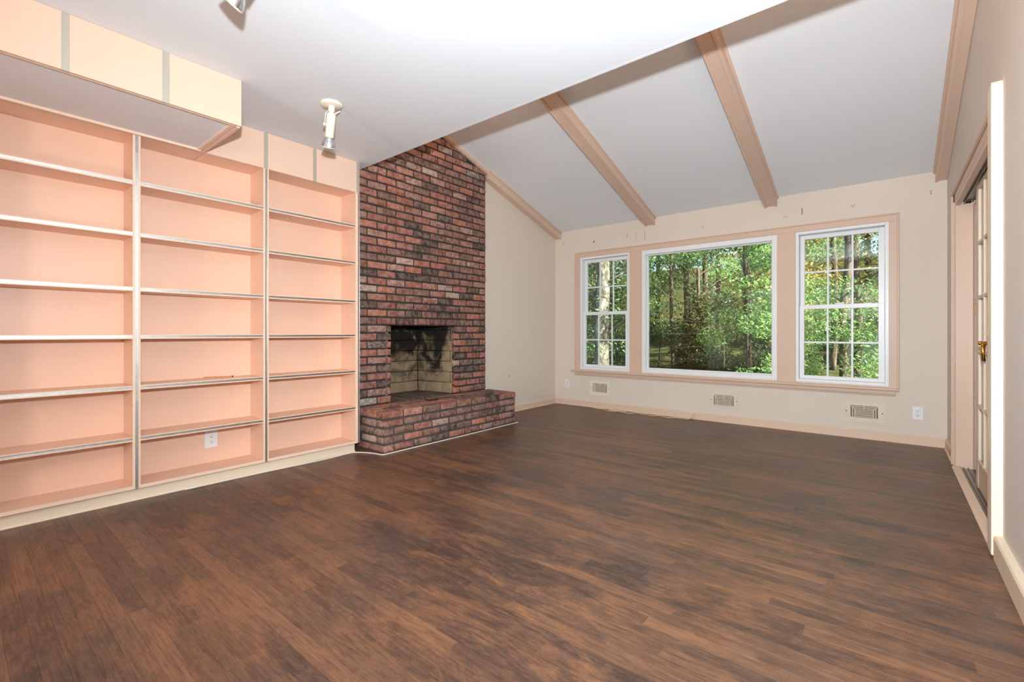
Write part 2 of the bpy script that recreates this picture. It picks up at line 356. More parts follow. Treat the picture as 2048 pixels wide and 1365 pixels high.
# window wall with three openings
OP = [(-3.270, -2.545), (-2.390, -0.905), (-0.743, -0.004)]; OZ = (0.504, 2.022)
b = B(); T = 0.14
b.box(XW-0.1, XR+0.1, W, W+T, -0.05, OZ[0]); b.box(XW-0.1, XR+0.1, W, W+T, OZ[1], ZE+0.01)
xs = [XW-0.1]+[v for o in OP for v in o]+[XR+0.1]
for i in range(0, len(xs), 2): b.box(xs[i], xs[i+1], W, W+T, OZ[0], OZ[1])
wall_back = struct('wall_back', b, 'wall', 'cream wall holding the three white windows', 'wall')
# right wall with the sliding door opening
DY0, DY1, DZ = 3.03, 4.73, 1.967
b = B(); RT = 0.14
b.box(XR, XR+RT, YB-0.1, YE-0.02, 0, ZC)
b.prism([(YE-0.02, 0), (DY0, 0), (DY0, vault(DY0)), (YE-0.02, vault(YE-0.02))], 'X', XR, XR+RT)
b.box(XR, XR+RT, DY1, W+0.1, 0, 2.05)
b.box(XR, XR+RT, DY0, DY1, DZ, 2.05)
b.prism([(DY0, 2.05), (W+0.1, 2.05), (W+0.1, vault(W+0.1)), (DY0, vault(DY0))], 'X', XR, XR+RT)
struct('wall_right', b, 'wall_grey', 'pale wall with the sliding French doors', 'wall')
# closet shell behind the doors
b = B(); b.box(XR+0.55, XR+0.6, 2.6, 5.2, 0, 2.3); b.box(XR+RT, XR+0.6, 2.55, 2.6, 0, 2.3); b.box(XR+RT, XR+0.6, 5.2, 5.25, 0, 2.3); b.box(XR+RT, XR+0.6, 2.55, 5.25, 2.3, 2.35)
struct('wall_closet', b, 'wall', 'cream wall seen through the panes of the sliding doors', 'wall')
# rear of the room with a wide window opening
b = B(); b.box(XW-0.1, XR+0.1, YB-0.1, YB, 0, 0.5); b.box(XW-0.1, XR+0.1, YB-0.1, YB, 2.2, ZC)
b.box(XW-0.1, -3.1, YB-0.1, YB, 0.5, 2.2); b.box(-0.2, XR+0.1, YB-0.1, YB, 0.5, 2.2); b.box(-1.75, -1.55, YB-0.1, YB, 0.5, 2.2)
struct('wall_rear', b, 'wall', 'cream wall behind the camera with two daylight openings', 'wall')

# small wall marks left by curtain brackets
for (x, z, w, h) in [(-2.586, 2.231, .006, .05), (-2.465, 2.20, .004, .10), (-2.350, 2.20, .004, .11), (-0.686, 2.227, .010, .065), (-3.542, 2.262, .010, .016), (-3.542, 2.235, .010, .012), (-1.664, 2.214, .012, .008), (-1.652, 2.198, .01, .008), (-0.845, 2.196, .01, .008), (-0.825, 2.196, .01, .008), (-0.280, 2.214, .01, .008), (-0.262, 2.214, .01, .008), (-0.271, 2.200, .008, .008), (0.281, 2.245, .01, .01), (0.281, 2.225, .012, .012)]:
    box('wall_mark', 'mark', wall_back, x-w/2, x+w/2, W-0.0012, W+0.002, z-h/2, z+h/2)
for z in (0.47, 0.447): box('wall_mark', 'mark', wall_left, XW-0.002, XW+0.0012, 4.43, 4.446, z-0.006, z+0.006)
hk = empty('wall_hook', (-3.044, W, 2.212), 'small white curtain hook screwed into the cream wall above the narrow window beside the chimney', 'hook')
B().lathe([(0, 0), (0.018, 0), (0.016, 0.004), (0, 0.005)], (-3.044, W, 2.22), (0, -1, 0), 14).obj('plate', 'outlet', hk)
B().tube(smooth_path([(-3.044, W-0.004, 2.222), (-3.044, W-0.03, 2.218), (-3.044, W-0.034, 2.203), (-3.044, W-0.02, 2.198)], 4), 0.004, 6).obj('hook_arm', 'iron', hk)

# ------------------------------------------------------------------ ceiling beams
def beam(i, x0, x1, label, y_top=YE, left=True, right=True, drop=0.098):
    r = empty('trim_%d' % i, ((x0+x1)/2, W, ZE-drop), label, 'beam', 'ceiling beams', 'structure')
    def run(name, a, bb, d0, d1, mat='trim'):
        m = B(); y0, y1 = y_top, W-0.0005
        m.prism([(y0, vault(y0)-d1), (y1, vault(y1)-d1), (y1, vault(y1)-d0), (y0, vault(y0)-d0)], 'X', a, bb); m.obj(name, mat, r)
    s = 0.020
    if left: run('side_board', x0, x0+s, -0.01, drop)
    if right: run('side_board', x1-s, x1, -0.01, drop)
    run('bottom_board', x0+(s if left else 0), x1-(s if right else 0), drop-0.025, drop-0.010)
    if left: run('cove_strip', x0-0.014, x0, -0.01, 0.020)
    if right: run('cove_strip', x1, x1+0.014, -0.01, 0.020)
    return r
beam(1, XW+0.001, XW+0.098, 'peach half beam running down the cream wall beside the chimney', y_top=3.956, left=False)
beam(2, -2.339, -2.217, 'peach box beam ending between the narrow window and the picture window')
beam(3, -1.024, -0.906, 'peach box beam ending above the right half of the picture window')
beam(4, 0.308, XR-0.001, 'peach half beam against the wall with the sliding doors', right=False)
# crown strip over the chimney
r = empty('trim_5', (XC, 3.1, 3.1), 'thin peach strip capping the sloping top of the brick chimney', 'trim', None, 'structure')
for (a, c, d0, d1) in ((XC-0.05, XC+0.030, -0.01, 0.030), (XC-0.05, XC+0.020, 0.030, 0.042)):
    m = B(); y0, y1 = YE, 3.956; m.prism([(y0, vault(y0)-d1), (y1, vault(y1)-d1), (y1, vault(y1)-d0), (y0, vault(y0)-d0)], 'X', a, c); m.obj('strip', 'trim', r)

# ------------------------------------------------------------------ baseboards
def base_run(name, label, axis, a0, a1, at, sgn, mat='base', h=0.082, th=0.013, shoe=True):
    r = empty(name, ((a0+a1)/2, at, 0) if axis == 'X' else (at, (a0+a1)/2, 0), label, 'baseboard', None, 'structure')
    prof = [(0, 0), (th, 0), (th, h-0.012), (th-0.005, h-0.003), (th-0.009, h), (0, h)]
    pr = [(at+sgn*u, v) for u, v in prof]
    B().prism(pr, axis, a0, a1).obj('board', mat, r)
    if shoe:
        s = [(at+sgn*(th+u), v) for u, v in ((0, 0.0002), (0.010, 0.0002), (0.010, 0.004), (0.007, 0.010), (0, 0.013))]
        B().prism(s, axis, a0, a1).obj('shoe_moulding', mat, r)
    return r
base_run('baseboard_back', 'light peach baseboard under the windows and vents', 'X', XW+0.014, XR-0.014, W-0.0005, -1)
base_run('baseboard_left', 'light peach baseboard between the raised hearth and the corner', 'Y', 3.99, W-0.014, XW+0.0005, 1)
base_run('baseboard_right', 'short light peach baseboard between the corner and the sliding door casing', 'Y', 4.85, W-0.014, XR-0.0005, -1)
base_run('baseboard_near', 'rounded cream baseboard along the near wall, ending at the tall casing post', 'Y', YB+0.02, 2.928, XR-0.0005, -1, 'toe', 0.105, 0.030, False)
r = base_run('baseboard_shelf', 'cream toe kick under the salmon bookcases', 'Y', -0.9, 2.165, -3.492, 1, 'toe', 0.073, 0.012)

# ------------------------------------------------------------------ windows
def pane_at(parent, x0, x1, y, z0, z1):
    return box('pane', 'glass', parent, x0, x1, y-0.002, y+0.002, z0, z1)
def dh_window(i, x0, x1, gx0, gx1, label):
    z0, z1 = OZ; r = empty('window_%d' % i, ((x0+x1)/2, W, z0), label, 'window', None, 'structure')
    fw = 0.030
    f = B(); ya, yb = W-0.006, W+0.115
    f.box(x0, x0+fw, ya, yb, z0, z1, 0.003); f.box(x1-fw, x1, ya, yb, z0, z1, 0.003)
    f.box(x0+fw, x1-fw, ya, yb, z1-fw, z1, 0.003); f.box(x0+fw, x1-fw, ya, yb, z0, z0+fw, 0.003)
    f.obj('frame', 'white', r)
    sx0, sx1 = x0+fw+0.002, x1-fw-0.002; zm = 1.257
    for (nm, yg, a, c, rb, rt) in (('upper_sash', W+0.085, zm-0.018, z1-fw-0.002, 0.036, 0.042), ('lower_sash', W+0.045, z0+fw+0.001, zm+0.021, 0.034, 0.042)):
        ga, gc = a+(rb if nm == 'lower_sash' else 0.036), c-rt
        s = B(); d = 0.016
        s.box(sx0, gx0, yg-d, yg+d, a, c, 0.002); s.box(gx1, sx1, yg-d, yg+d, a, c, 0.002)
        s.box(gx0, gx1, yg-d, yg+d, a, ga, 0.002); s.box(gx0, gx1, yg-d, yg+d, gc, c, 0.002)
        so = s.obj(nm, 'white', r)
        mw = 0.0085; xs = [gx0+(gx1-gx0)*k/3 for k in range(4)]; zs = [ga, (ga+gc)/2, gc]
        for k in (1, 2): box('muntin', 'white', so, xs[k]-mw, xs[k]+mw, yg-0.008, yg+0.008, ga, gc, 0.002)
        for k in range(3):
            box('muntin', 'white', so, xs[k]+(mw if k else 0), xs[k+1]-(mw if k < 2 else 0), yg-0.008, yg+0.008, zs[1]-mw, zs[1]+mw, 0.002)
        for k in range(3):
            for q in range(2):
                pane_at(so, xs[k]+(mw if k else 0), xs[k+1]-(mw if k < 2 else 0), yg, zs[q]+(mw if q else 0), zs[q+1]-(0 if q else mw))
        if nm == 'lower_sash':
            B().box((gx0+gx1)/2-0.035, (gx0+gx1)/2+0.035, yg-d+0.004, yg+d, zm+0.0212, zm+0.034, 0.003).obj('sash_lock', 'white', so)
    return r
dh_window(1, OP[0][0], OP[0][1], -3.205, -2.622, 'narrow white double hung window with a pale tree trunk behind it')
dh_window(3, OP[2][0], OP[2][1], -0.672, -0.082, 'narrow white double hung window nearest the sliding doors')
x0, x1 = OP[1]; z0, z1 = OZ
r = empty('window_2', ((x0+x1)/2, W, z0), 'large white picture window with one undivided pane', 'window', None, 'structure')
f = B(); fw = 0.050; ya, yb = W-0.006, W+0.10
f.box(x0, x0+fw, ya, yb, z0, z1, 0.004); f.box(x1-fw, x1, ya, yb, z0, z1, 0.004); f.box(x0+fw, x1-fw, ya, yb, z1-fw-0.008, z1, 0.004); f.box(x0+fw, x1-fw, ya, yb, z0, z0+fw-0.004, 0.004)
f.obj('frame', 'white', r)
f = B(); a = 0.012; y0_, y1_ = W+0.040, W+0.085
f.box(x0+fw, x0+fw+a, y0_, y1_, z0+0.046, z1-0.058, 0.002); f.box(x1-fw-a, x1-fw, y0_, y1_, z0+0.046, z1-0.058, 0.002)
f.box(x0+fw+a, x1-fw-a, y0_, y1_, z1-0.07, z1-0.058, 0.002); f.box(x0+fw+a, x1-fw-a, y0_, y1_, z0+0.046, z0+0.058, 0.002)
f.obj('glazing_bead', 'white', r)
pane_at(r, x0+fw, x1-fw, W+0.062, z0+0.046, z1-0.058)
# casing round all three windows
r = empty('trim_6', (-1.64, W, 0.42), 'peach wooden casing and sill framing the row of three windows', 'trim', None, 'structure')
cx0, cx1, ct = -3.349, 0.067, 2.091; d = 0.016
B().box(cx0, cx1, W-d, W+0.002, OZ[1]-0.002, ct, 0.002).obj('head_casing', 'trim', r)
for (a, c) in ((cx0, OP[0][0]+0.001), (OP[0][1]-0.001, OP[1][0]+0.001), (OP[1][1]-0.001, OP[2][0]+0.001), (OP[2][1]-0.001, cx1)):
    B().box(a, c, W-d, W+0.002, 0.492, OZ[1]-0.002, 0.002).obj('side_casing' if a in (cx0, OP[2][1]-0.001) else 'mullion_casing', 'trim', r)
bb = 0.016
for (a, c, z_0, z_1) in ((cx0, cx0+bb, 0.492, ct), (cx1-bb, cx1, 0.492, ct)):
    B().box(a, c, W-d-0.010, W-d+0.001, z_0, z_1, 0.004).obj('back_band', 'trim', r)
B().box(cx0+bb, cx1-bb, W-d-0.010, W-d+0.001, ct-bb, ct, 0.004).obj('back_band', 'trim', r)
B().box(-3.392, 0.062, W-0.058, W+0.01, 0.470, 0.494, 0.005, 2).obj('sill', 'trim', r)
B().prism([(W+0.001, 0.418), (W-0.014, 0.418), (W-0.022, 0.440), (W-0.022, 0.470), (W+0.001, 0.470)], 'X', -3.345, 0.042).obj('apron', 'trim', r)

# ------------------------------------------------------------------ sliding French doors on the right wall
r = empty('trim_7', (XR, 4.78, 0), 'stepped peach casing and jamb on the far side of the sliding door opening', 'trim', None, 'structure')
B().box(XR-0.012, XR+0.002, DY1+0.008, DY1+0.098, 0, 2.045, 0.002).obj('casing', 'trim', r)
B().box(XR-0.026, XR-0.012, DY1+0.078, DY1+0.098, 0, 2.045, 0.003).obj('back_band', 'trim', r)
B().box(XR-0.020, XR-0.012, DY1+0.008, DY1+0.022, 0, 1.967, 0.002).obj('bead', 'trim', r)
B().box(XR-0.010, XR+0.083, DY1-0.020, DY1+0.008, 0.004, 1.972, 0.001).obj('jamb', 'trim', r)
r = empty('trim_8', (XR, 3.9, 2.0), 'peach head casing with a grey double track above the sliding doors', 'trim', None, 'structure')
B().box(XR-0.012, XR+0.002, 2.99, DY1+0.079, DZ+0.005, 2.045, 0.002).obj('head_casing', 'trim', r)
B().box(XR-0.026, XR-0.012, 2.99, DY1+0.079, 2.027, 2.047, 0.003).obj('back_band', 'trim', r)
B().box(XR-0.010, XR+0.018, 2.99, DY1-0.020, DZ-0.030, DZ+0.004, 0.001).obj('head_jamb', 'trim', r)
tr = B().box(XR+0.018, XR+0.122, DY0, DY1-0.02, DZ-0.006, DZ+0.004).box(XR+0.034, XR+0.038, DY0, DY1-0.02, DZ-0.030, DZ-0.006).box(XR+0.078, XR+0.081, DY0, DY1-0.02, DZ-0.022, DZ-0.006).box(XR+0.119, XR+0.122, DY0, DY1-0.02, DZ-0.030, DZ-0.006).obj('track', 'track', r)
for k in (0.050, 0.066): B().lathe([(0, 0), (0.010, 0), (0.010, 0.006), (0, 0.006)], (XR+k, DY1-0.021, DZ-0.016), (0, -1, 0), 12).obj('track_stop', 'dark', tr)
r = empty('trim_9', (XR, 2.95, 0), 'tall ivory casing post standing out from the near wall beside the sliding doors', 'trim', None, 'structure')
B().box(XR-0.037, XR+0.001, 2.930, 3.030, 0.012, 2.100, 0.004, 2).obj('post', 'post', r)
B().prism([(2.930, 2.100), (3.030, 2.100), (3.030, 2.106), (2.940, 2.112)], 'X', XR-0.036, XR).obj('cap', 'post', r)
r = empty('trim_10', (XR, 3.9, 0), 'worn peach threshold with a grey metal floor track below the sliding doors', 'threshold', None, 'structure')
B().prism([(XR-0.030, 0.0005), (XR+0.012, 0.0005), (XR+0.012, 0.020), (XR-0.018, 0.018), (XR-0.030, 0.008)], 'Y', 3.032, DY1-0.021).obj('sill', 'base', r)
B().box(XR+0.012, XR+0.130, 3.032, DY1-0.021, 0.0005, 0.006).box(XR+0.014, XR+0.018, 3.032, DY1-0.021, 0.006, 0.018).box(XR+0.030, XR+0.034, 3.032, DY1-0.021, 0.006, 0.016).box(XR+0.056, XR+0.060, 3.032, DY1-0.021, 0.006, 0.016).obj('floor_track', 'track', r)
def french_door(i, xa, y0, y1, label, handle_y, full):
    r = empty('door_%d' % i, (xa+0.015, (y0+y1)/2, 0.02), label, 'door', None, 'structure')
    xb = xa+0.030; st = 0.100; z0, z1, zb, zt = 0.020, 1.935, 0.198, 1.900
    s = B(); s.box(xa, xb, y0, y0+st, z0, z1, 0.002); s.box(xa, xb, y1-st, y1, z0, z1, 0.002); s.obj('stile', 'door_paint', r)
    box('top_rail', 'door_paint', r, xa, xb, y0+st, y1-st, zt, z1, 0.002)
    box('kick_panel', 'trim', r, xa+0.002, xb, y0+st, y1-st, z0, zb, 0.002)
    ncol, nrow = 3, 5; gy = [y0+st+(y1-y0-2*st)*k/ncol for k in range(ncol+1)]; gz = [zb+(zt-zb)*k/nrow for k in range(nrow+1)]; mw = 0.011
    for k in range(1, ncol): box('muntin', 'door_paint', r, xa-0.004, xb-0.004, gy[k]-mw, gy[k]+mw, zb, zt, 0.003)
    for q in range(1, nrow):
        for k in range(ncol): box('muntin', 'door_paint', r, xa-0.004, xb-0.004, gy[k]+(mw if k else 0), gy[k+1]-(mw if k < ncol-1 else 0), gz[q]-mw, gz[q]+mw, 0.003)
    for k in range(ncol):
        for q in range(nrow): box('pane', 'glass', r, xa+0.013, xa+0.017, gy[k]+(mw if k else 0), gy[k+1]-(mw if k < ncol-1 else 0), gz[q]+(mw if q else 0), gz[q+1]-(mw if q < nrow-1 else 0))
    for k in range(ncol):
        box('moulding', 'door_paint', r, xa-0.006, xa+0.004, gy[k]+(mw if k else 0), gy[k+1]-(mw if k < ncol-1 else 0), zb-0.004, zb+0.010, 0.002)
    hx = xa-0.002
    if full:
        ho = B().box(hx-0.006, hx+0.003, handle_y-0.020, handle_y+0.020, 0.912, 0.984, 0.003, 2).obj('escutcheon', 'brass', r, label='brass door handle plate')
        B().lathe([(0.009, 0), (0.011, 0.006), (0.008, 0.018), (0.013, 0.030), (0.011, 0.036), (0, 0.037)], (hx-0.004, handle_y, 0.940), (-1, 0, 0), 16).obj('knob', 'brass', ho, True)
        B().tube([(hx-0.020, handle_y, 0.930), (hx-0.022, handle_y, 0.890), (hx-0.018, handle_y, 0.838)], 0.010, 12, 0.008).obj('lever', 'brass', ho, True)
    else:
        B().box(hx-0.002, hx+0.003, handle_y-0.008, handle_y+0.008, 1.13, 1.24, 0.002).obj('finger_pull', 'brass', r, label='small brass finger pull')
    return r
french_door(1, XR+0.046, 3.28, 4.20, 'ivory sliding French door with a brass handle, on the inner track', 3.70, True)
french_door(2, XR+0.086, 3.84, 4.726, 'ivory sliding French door on the outer track, mostly hidden behind the other door', 4.640, False)

# ------------------------------------------------------------------ salmon bookcases
TOPS = [1.900, 1.595, 1.271, 0.988, 0.687, 0.382]
TH = 0.026; XBK = -3.674
def bookcase(y0, y1, label, lastwide=False):
    r = empty('bookcase', (-3.56, (y0+y1)/2, 0.074), label, 'bookcase', 'salmon bookcases along the wall')
    pt = 0.0185
    for (a, c) in ((y0+0.0003, y0+pt), (y1-pt, y1-0.0003)):
        pnl = box('side_panel', 'shelf', r, XBK, XS-0.003, a, c, 0.074, 2.172)
        box('edge_band', 'shelf_edge', pnl, XS-0.003, XS, a, c, 0.074, 2.172)
    box('back_panel', 'shelf', r, XBK-0.004, XBK, y0+0.0003, y1-0.0003, 0.074, 2.172)
    bt = box('bottom_shelf', 'shelf', r, XBK, XS-0.003, y0+pt, y1-pt, 0.074, 0.094); box('edge_band', 'shelf_edge', bt, XS-0.003, XS, y0+pt, y1-pt, 0.074, 0.094)
    for zt in TOPS:
        s = box('shelf', 'shelf', r, XBK, XS-0.006, y0+pt+0.0005, y1-pt-0.0005, zt-TH, zt)
        e = B(); a, c = y0+pt+0.0005, y1-pt-0.0005
        e.box(XS-0.006, XS-0.002, a, c, zt-TH, zt-TH+0.007); e.box(XS-0.006, XS-0.002, a, c, zt-0.005, zt)
        e.obj('edge_band', 'shelf_edge', s)
        g = B(); g.box(XS-0.0065, XS-0.0045, a, c, zt-TH+0.007, zt-0.005); g.box(XS-0.006, XS-0.0015, a, c, zt-0.0075, zt-0.005); g.box(XS-0.006, XS-0.0015, a, c, zt-TH+0.007, zt-TH+0.0095)
        g.obj('metal_channel', 'alu', s)
    # rows of shelf-pin holes
    for k, zz in enumerate([z-0.06-0.03*q for z in TOPS for q in range(3)]):
        box('pin_hole', 'dark' if k % 4 else 'outlet', r, XS-0.034, XS-0.030, y1-pt-0.0008, y1-pt+0.0005, zz-0.002, zz+0.002)
    w = 0.0075
    spans = [(y0+0.0002, y0+w, 1), ((y1+0.004, y1+0.0195, 2) if lastwide else (y1-w, y1-0.0002, 0))]
    for (a, c, side) in spans:
        g = B(); g.box(XS+0.0001, XS+0.0010, a, c, 0.075, 2.170)
        if side != 1: g.box(XS+0.0010, XS+0.0028, a, a+0.0025, 0.075, 2.170)
        if side != 0: g.box(XS+0.0010, XS+0.0028, c-0.0025, c, 0.075, 2.170)
        g.obj('upright_channel', 'alu', r)
    if lastwide:
        box('end_panel', 'shelf_edge', r, XBK, XS-0.004, y1, y1+0.020, 0.074, 2.172)
    return r
bookcase(-0.7575, -0.0245, 'salmon bookcase bay outside the view, farthest from the chimney')
bookcase(-0.0245, 0.7085, 'salmon bookcase bay farthest from the brick chimney, wholly under the deep overhead cabinet')
bookcase(0.7085, 1.4415, 'salmon bookcase bay with a white outlet in its lowest compartment')
bookcase(1.4415, 2.1745, 'salmon bookcase bay standing next to the brick chimney', True)
# shallow cabinets above the bays
def upper_cab(y0, y1, label, doors, end=False):
    r = empty('wall_cabinet', (-3.56, (y0+y1)/2, 2.172), label, 'cabinet', 'cabinets over the bookcases')
    box('body', 'shelf', r, XBK, XS-0.019, y0+0.0005, y1-0.0005, 2.1725, ZC-0.001)
    for (a, c) in doors: box('door', 'door_lam', r, XS-0.018, XS, a, c, 2.1725, ZC-0.001, 0.001)
    return r
upper_cab(1.060, 1.4415, 'single-door peach cabinet over the bookcases, beside the end of the deep overhead cabinet', [(1.060, 1.427)])
upper_cab(-0.7575, 1.0585, 'peach cabinet row hidden behind the deep overhead cabinet', [(-0.757, 0.70), (0.71, 1.0583)])
u2 = upper_cab(1.4415, 2.1945, 'two-door peach cabinet over the bookcase bay next to the chimney', [(1.455, 1.790), (1.818, 2.166)])
for (a, c) in ((1.427, 1.455), (1.790, 1.818), (2.166, 2.1945)):
    B().box(XS-0.018, XS-0.003, a+0.0003, c-0.0003, 2.1725, ZC-0.001).obj('metal_pull_strip', 'strip', u2)
XB = -2.848; ZB = 2.171; YBX = 1.056
oc = empty('overhead_cabinet', ((XB+XS)/2, 0.3, ZB), 'deep peach cabinet hung from the ceiling over the bookcases, with grey strips between its doors', 'cabinet')
box('body', 'underside', oc, XS+0.001, XB-0.019, -0.9, YBX-0.020, ZB+0.010, ZC-0.001)
DS = [(-0.9, -0.052), (-0.024, 0.320), (0.346, 0.688), (0.718, YBX)]
for a, c in DS: box('door', 'door_lam', oc, XB-0.018, XB, a, c, ZB, ZC-0.001, 0.001)
for (a, c) in ((-0.052, -0.024), (0.320, 0.346), (0.688, 0.718)): B().box(XB-0.018, XB-0.003, a+0.0003, c-0.0003, ZB, ZC-0.001).obj('metal_pull_strip', 'strip', oc)
box('end_panel', 'door_lam', oc, XS+0.001, XB-0.019, YBX-0.019, YBX, ZB-0.006, ZC-0.001, 0.001)
box('end_lip', 'shelf_edge', oc, XS+0.024, XB-0.03, YBX-0.045, YBX-0.022, ZB, ZB+0.010, 0.001)
box('rear_lip', 'shelf_edge', oc, XS+0.001, XS+0.023, -0.9, YBX-0.022, ZB-0.004, ZB+0.010, 0.001)
box('front_lip', 'trim', oc, XB-0.028, XB-0.019, -0.9, YBX-0.022, ZB-0.002, ZB+0.010, 0.001)

# ------------------------------------------------------------------ brick chimney with fireplace
def brick_mesh(seed, ch=0.10):
    """unit brick: x 0 (back) to 1 (front), y and z -.5 to .5; worn front edges"""
    rr = random.Random(seed); vs, fs = [], []
    rings = [(0.0, 0.0, 0.0), (0.86, 0.0, 0.0), (0.965, 0.016, 0.055), (1.0, 0.05, 0.15)]
    for (x, iy, iz) in rings:
        for (sy, sz) in ((-1, -1), (0, -1), (1, -1), (1, 0), (1, 1), (0, 1), (-1, 1), (-1, 0)):
            j = 0 if x == 0 else 1
            yy = sy*(0.5-iy)+j*rr.uniform(-.012, .012); zz = sz*(0.5-iz)+j*rr.uniform(-.045, .045); xx = x+(rr.uniform(-.03, .02) if x > .9 else 0)
            vs.append((xx, yy, zz))
    for k in range(3):
        for i in range(8): fs.append((k*8+i, k*8+(i+1) % 8, k*8+8+(i+1) % 8, k*8+8+i))
    vs.append((1.0+rr.uniform(-.02, .015), 0, 0)); c = len(vs)-1
    for i in range(8): fs.append((24+i, 24+(i+1) % 8, c))
    me = bpy.data.meshes.new('brick'); me.from_pydata(vs, [], fs); me.materials.append(M['brick'])
    for f in me.polygons: f.use_smooth = True
    return me
BV = [brick_mesh(s) for s in range(14)]
rb = random.Random(5)
RED = [(156, 100, 84), (166, 104, 84), (148, 92, 80), (180, 118, 92), (160, 100, 86), (142, 92, 82), (172, 108, 90), (154, 102, 90)]
BRN = [(124, 92, 80), (132, 98, 86), (114, 84, 74)]
DRK = [(72, 60, 54), (62, 54, 50), (88, 72, 62)]
def brick_col(soot=0.0):
    u = rb.random()
    if u < 0.58: c = rb.choice(RED); w = rb.choice((0.10, 0.20, 0.35, 0.45, 0.58))
    elif u < 0.78: c = rb.choice(BRN); w = rb.choice((0.05, 0.25, 0.40))
    elif u < 0.92: c = rb.choice(DRK); w = rb.choice((0.10, 0.35))
    else: c = rb.choice(RED+DRK); w = rb.uniform(0.55, 0.78)
    k = rb.uniform(0.92, 1.16); c = lin(tuple(min(255, v*k) for v in c))
    if soot > 0: c = tuple(a*(1-soot)+b_*soot for a, b_ in zip(c[:3], (0.055, 0.032, 0.025)))+(1,); w *= (1-soot)
    return c[:3]+(w,)
def put_brick(parent, base, front, length, height, depth, rot=0.0, soot=0.0, name='brick'):
    """base: centre of the brick's back face; rot about z, front along +x before rotation"""
    o = bpy.data.objects.new(name, rb.choice(BV)); COL.objects.link(o); o.location = base; o.rotation_euler = (0, 0, rot)
    o.scale = (depth+front, length, height); o.color = brick_col(soot); setp(o, parent); return o
fp = empty('brick_fireplace', (XC-0.3, 3.08, ZH), 'tall old red brick chimney with a sooty open fireplace', 'fireplace')
CH0, CH1 = 2.2005, 3.950; OY0, OY1, OT = 2.633, 3.447, 1.070
XM = XC-0.009
b = B()
b.prism([(CH0, 0), (OY0-0.055, 0), (OY0-0.055, vault(OY0)-0.012), (CH0, ZC+0.4)], 'X', XM-0.10, XM)
b.prism([(OY1+0.055, 0), (CH1-0.008, 0), (CH1-0.008, vault(CH1)-0.012), (OY1+0.055, vault(OY1)-0.012)], 'X', XM-0.10, XM)
b.prism([(OY0-0.055, OT+0.006), (OY1+0.055, OT+0.006), (OY1+0.055, vault(OY1)-0.012), (OY0-0.055, vault(OY0)-0.012)], 'X', XM-0.10, XM)
b.obj('mortar', 'mortar', fp)
CC = (OT-ZH)/10.0; LM = 0.2095; GY, GZ = 0.0140, 0.0155
row = 0; nb = 0
while True:
    zb = ZH+row*CC; zt = zb+CC
    if zb > vault(CH0)-0.03: break
    off = 0.0 if row % 2 == 0 else LM/2
    joints = [CH1]; yv = CH1-(LM if row % 2 == 0 else LM/2)
    while yv > CH0+0.03: joints.append(yv); yv -= LM
    joints.append(CH0)
    for hi, lo in zip(joints, joints[1:]):
        segs = [(lo, hi)]
        if zb < OT-0.01:
            segs = []
            if lo < OY0: segs.append((lo, min(hi, OY0+GY/2)))
            if hi > OY1: segs.append((max(lo, OY1-GY/2), hi))
        for a, c in segs:
            if c-a < 0.035: continue
            ym = (a+c)/2; zm = (zb+zt)/2
            if zm > vault(ym)-0.035: continue
            # hidden above the flat ceiling for good
            soot = 0.0
            if OT-0.05 < zm < OT+0.32 and OY0-0.05 < ym < OY1+0.1: soot = max(0, 0.8-(zm-OT)*2.4)*rb.uniform(0.4, 1)
            jitter = rb.uniform(-0.003, 0.003)
            put_brick(fp, (XM-0.03, ym+rb.uniform(-.001, .001), zm+rb.uniform(-.0012, .0012)), 0.009+jitter, c-a-GY, CC-GZ, 0.03, 0, soot); nb += 1
    row += 1
# steel angle carrying the bricks over the opening
B().box(XM-0.09, XC-0.003, OY0-0.06, OY1+0.06, OT-0.001, OT+0.005).obj('lintel', 'steel', fp)
# firebox
BX, B0, B1 = -4.14, 2.74, 3.375; FT = 1.26; JX = XM-0.032
b = B()
b.prism([(JX-0.07, OY0-0.056), (BX-0.06, B0-0.056), (BX-0.06, B1+0.056), (JX-0.07, OY1+0.056), (JX-0.07, OY1+0.15), (BX-0.16, OY1+0.15), (BX-0.16, OY0-0.15), (JX-0.07, OY0-0.15)], 'Z', ZH-0.12, FT+0.1)
b.obj('firebox_shell', 'steel', fp)
B().box(BX-0.06, XC-0.004, OY0-0.003, OY1+0.003, ZH-0.06, ZH-0.002).obj('firebox_floor', 'ash', fp)
B().box(BX-0.1, XM-0.05, OY0-0.1, OY1+0.1, FT+0.1, FT+0.16).obj('smoke_shelf', 'steel', fp)
def fire_wall(p0, p1, inward, rows, phase):
    p0, p1, n = Vector(p0), Vector(p1), Vector(inward); L = (p1-p0).length; d = (p1-p0).normalized(); ang = math.atan2(n.y, n.x)
    rh = (FT-ZH)/rows
    for k in range(rows):
        s = -(0.115 if (k+phase) % 2 else 0.0)
        while s < L-0.01:
            a, c = max(s, 0), min(s+0.228, L)
            if c-a > 0.02:
                m = p0+d*((a+c)/2); o = bpy.data.objects.new('firebrick', rb.choice(FBV)); COL.objects.link(o)
                o.location = (m.x-n.x*0.05, m.y-n.y*0.05, ZH+rh*(k+.5)); o.rotation_euler = (0, 0, ang); o.scale = (0.05+rb.uniform(-.001, .001), c-a-0.005, rh-0.005); setp(o, fp)
            s += 0.228
FBV = []
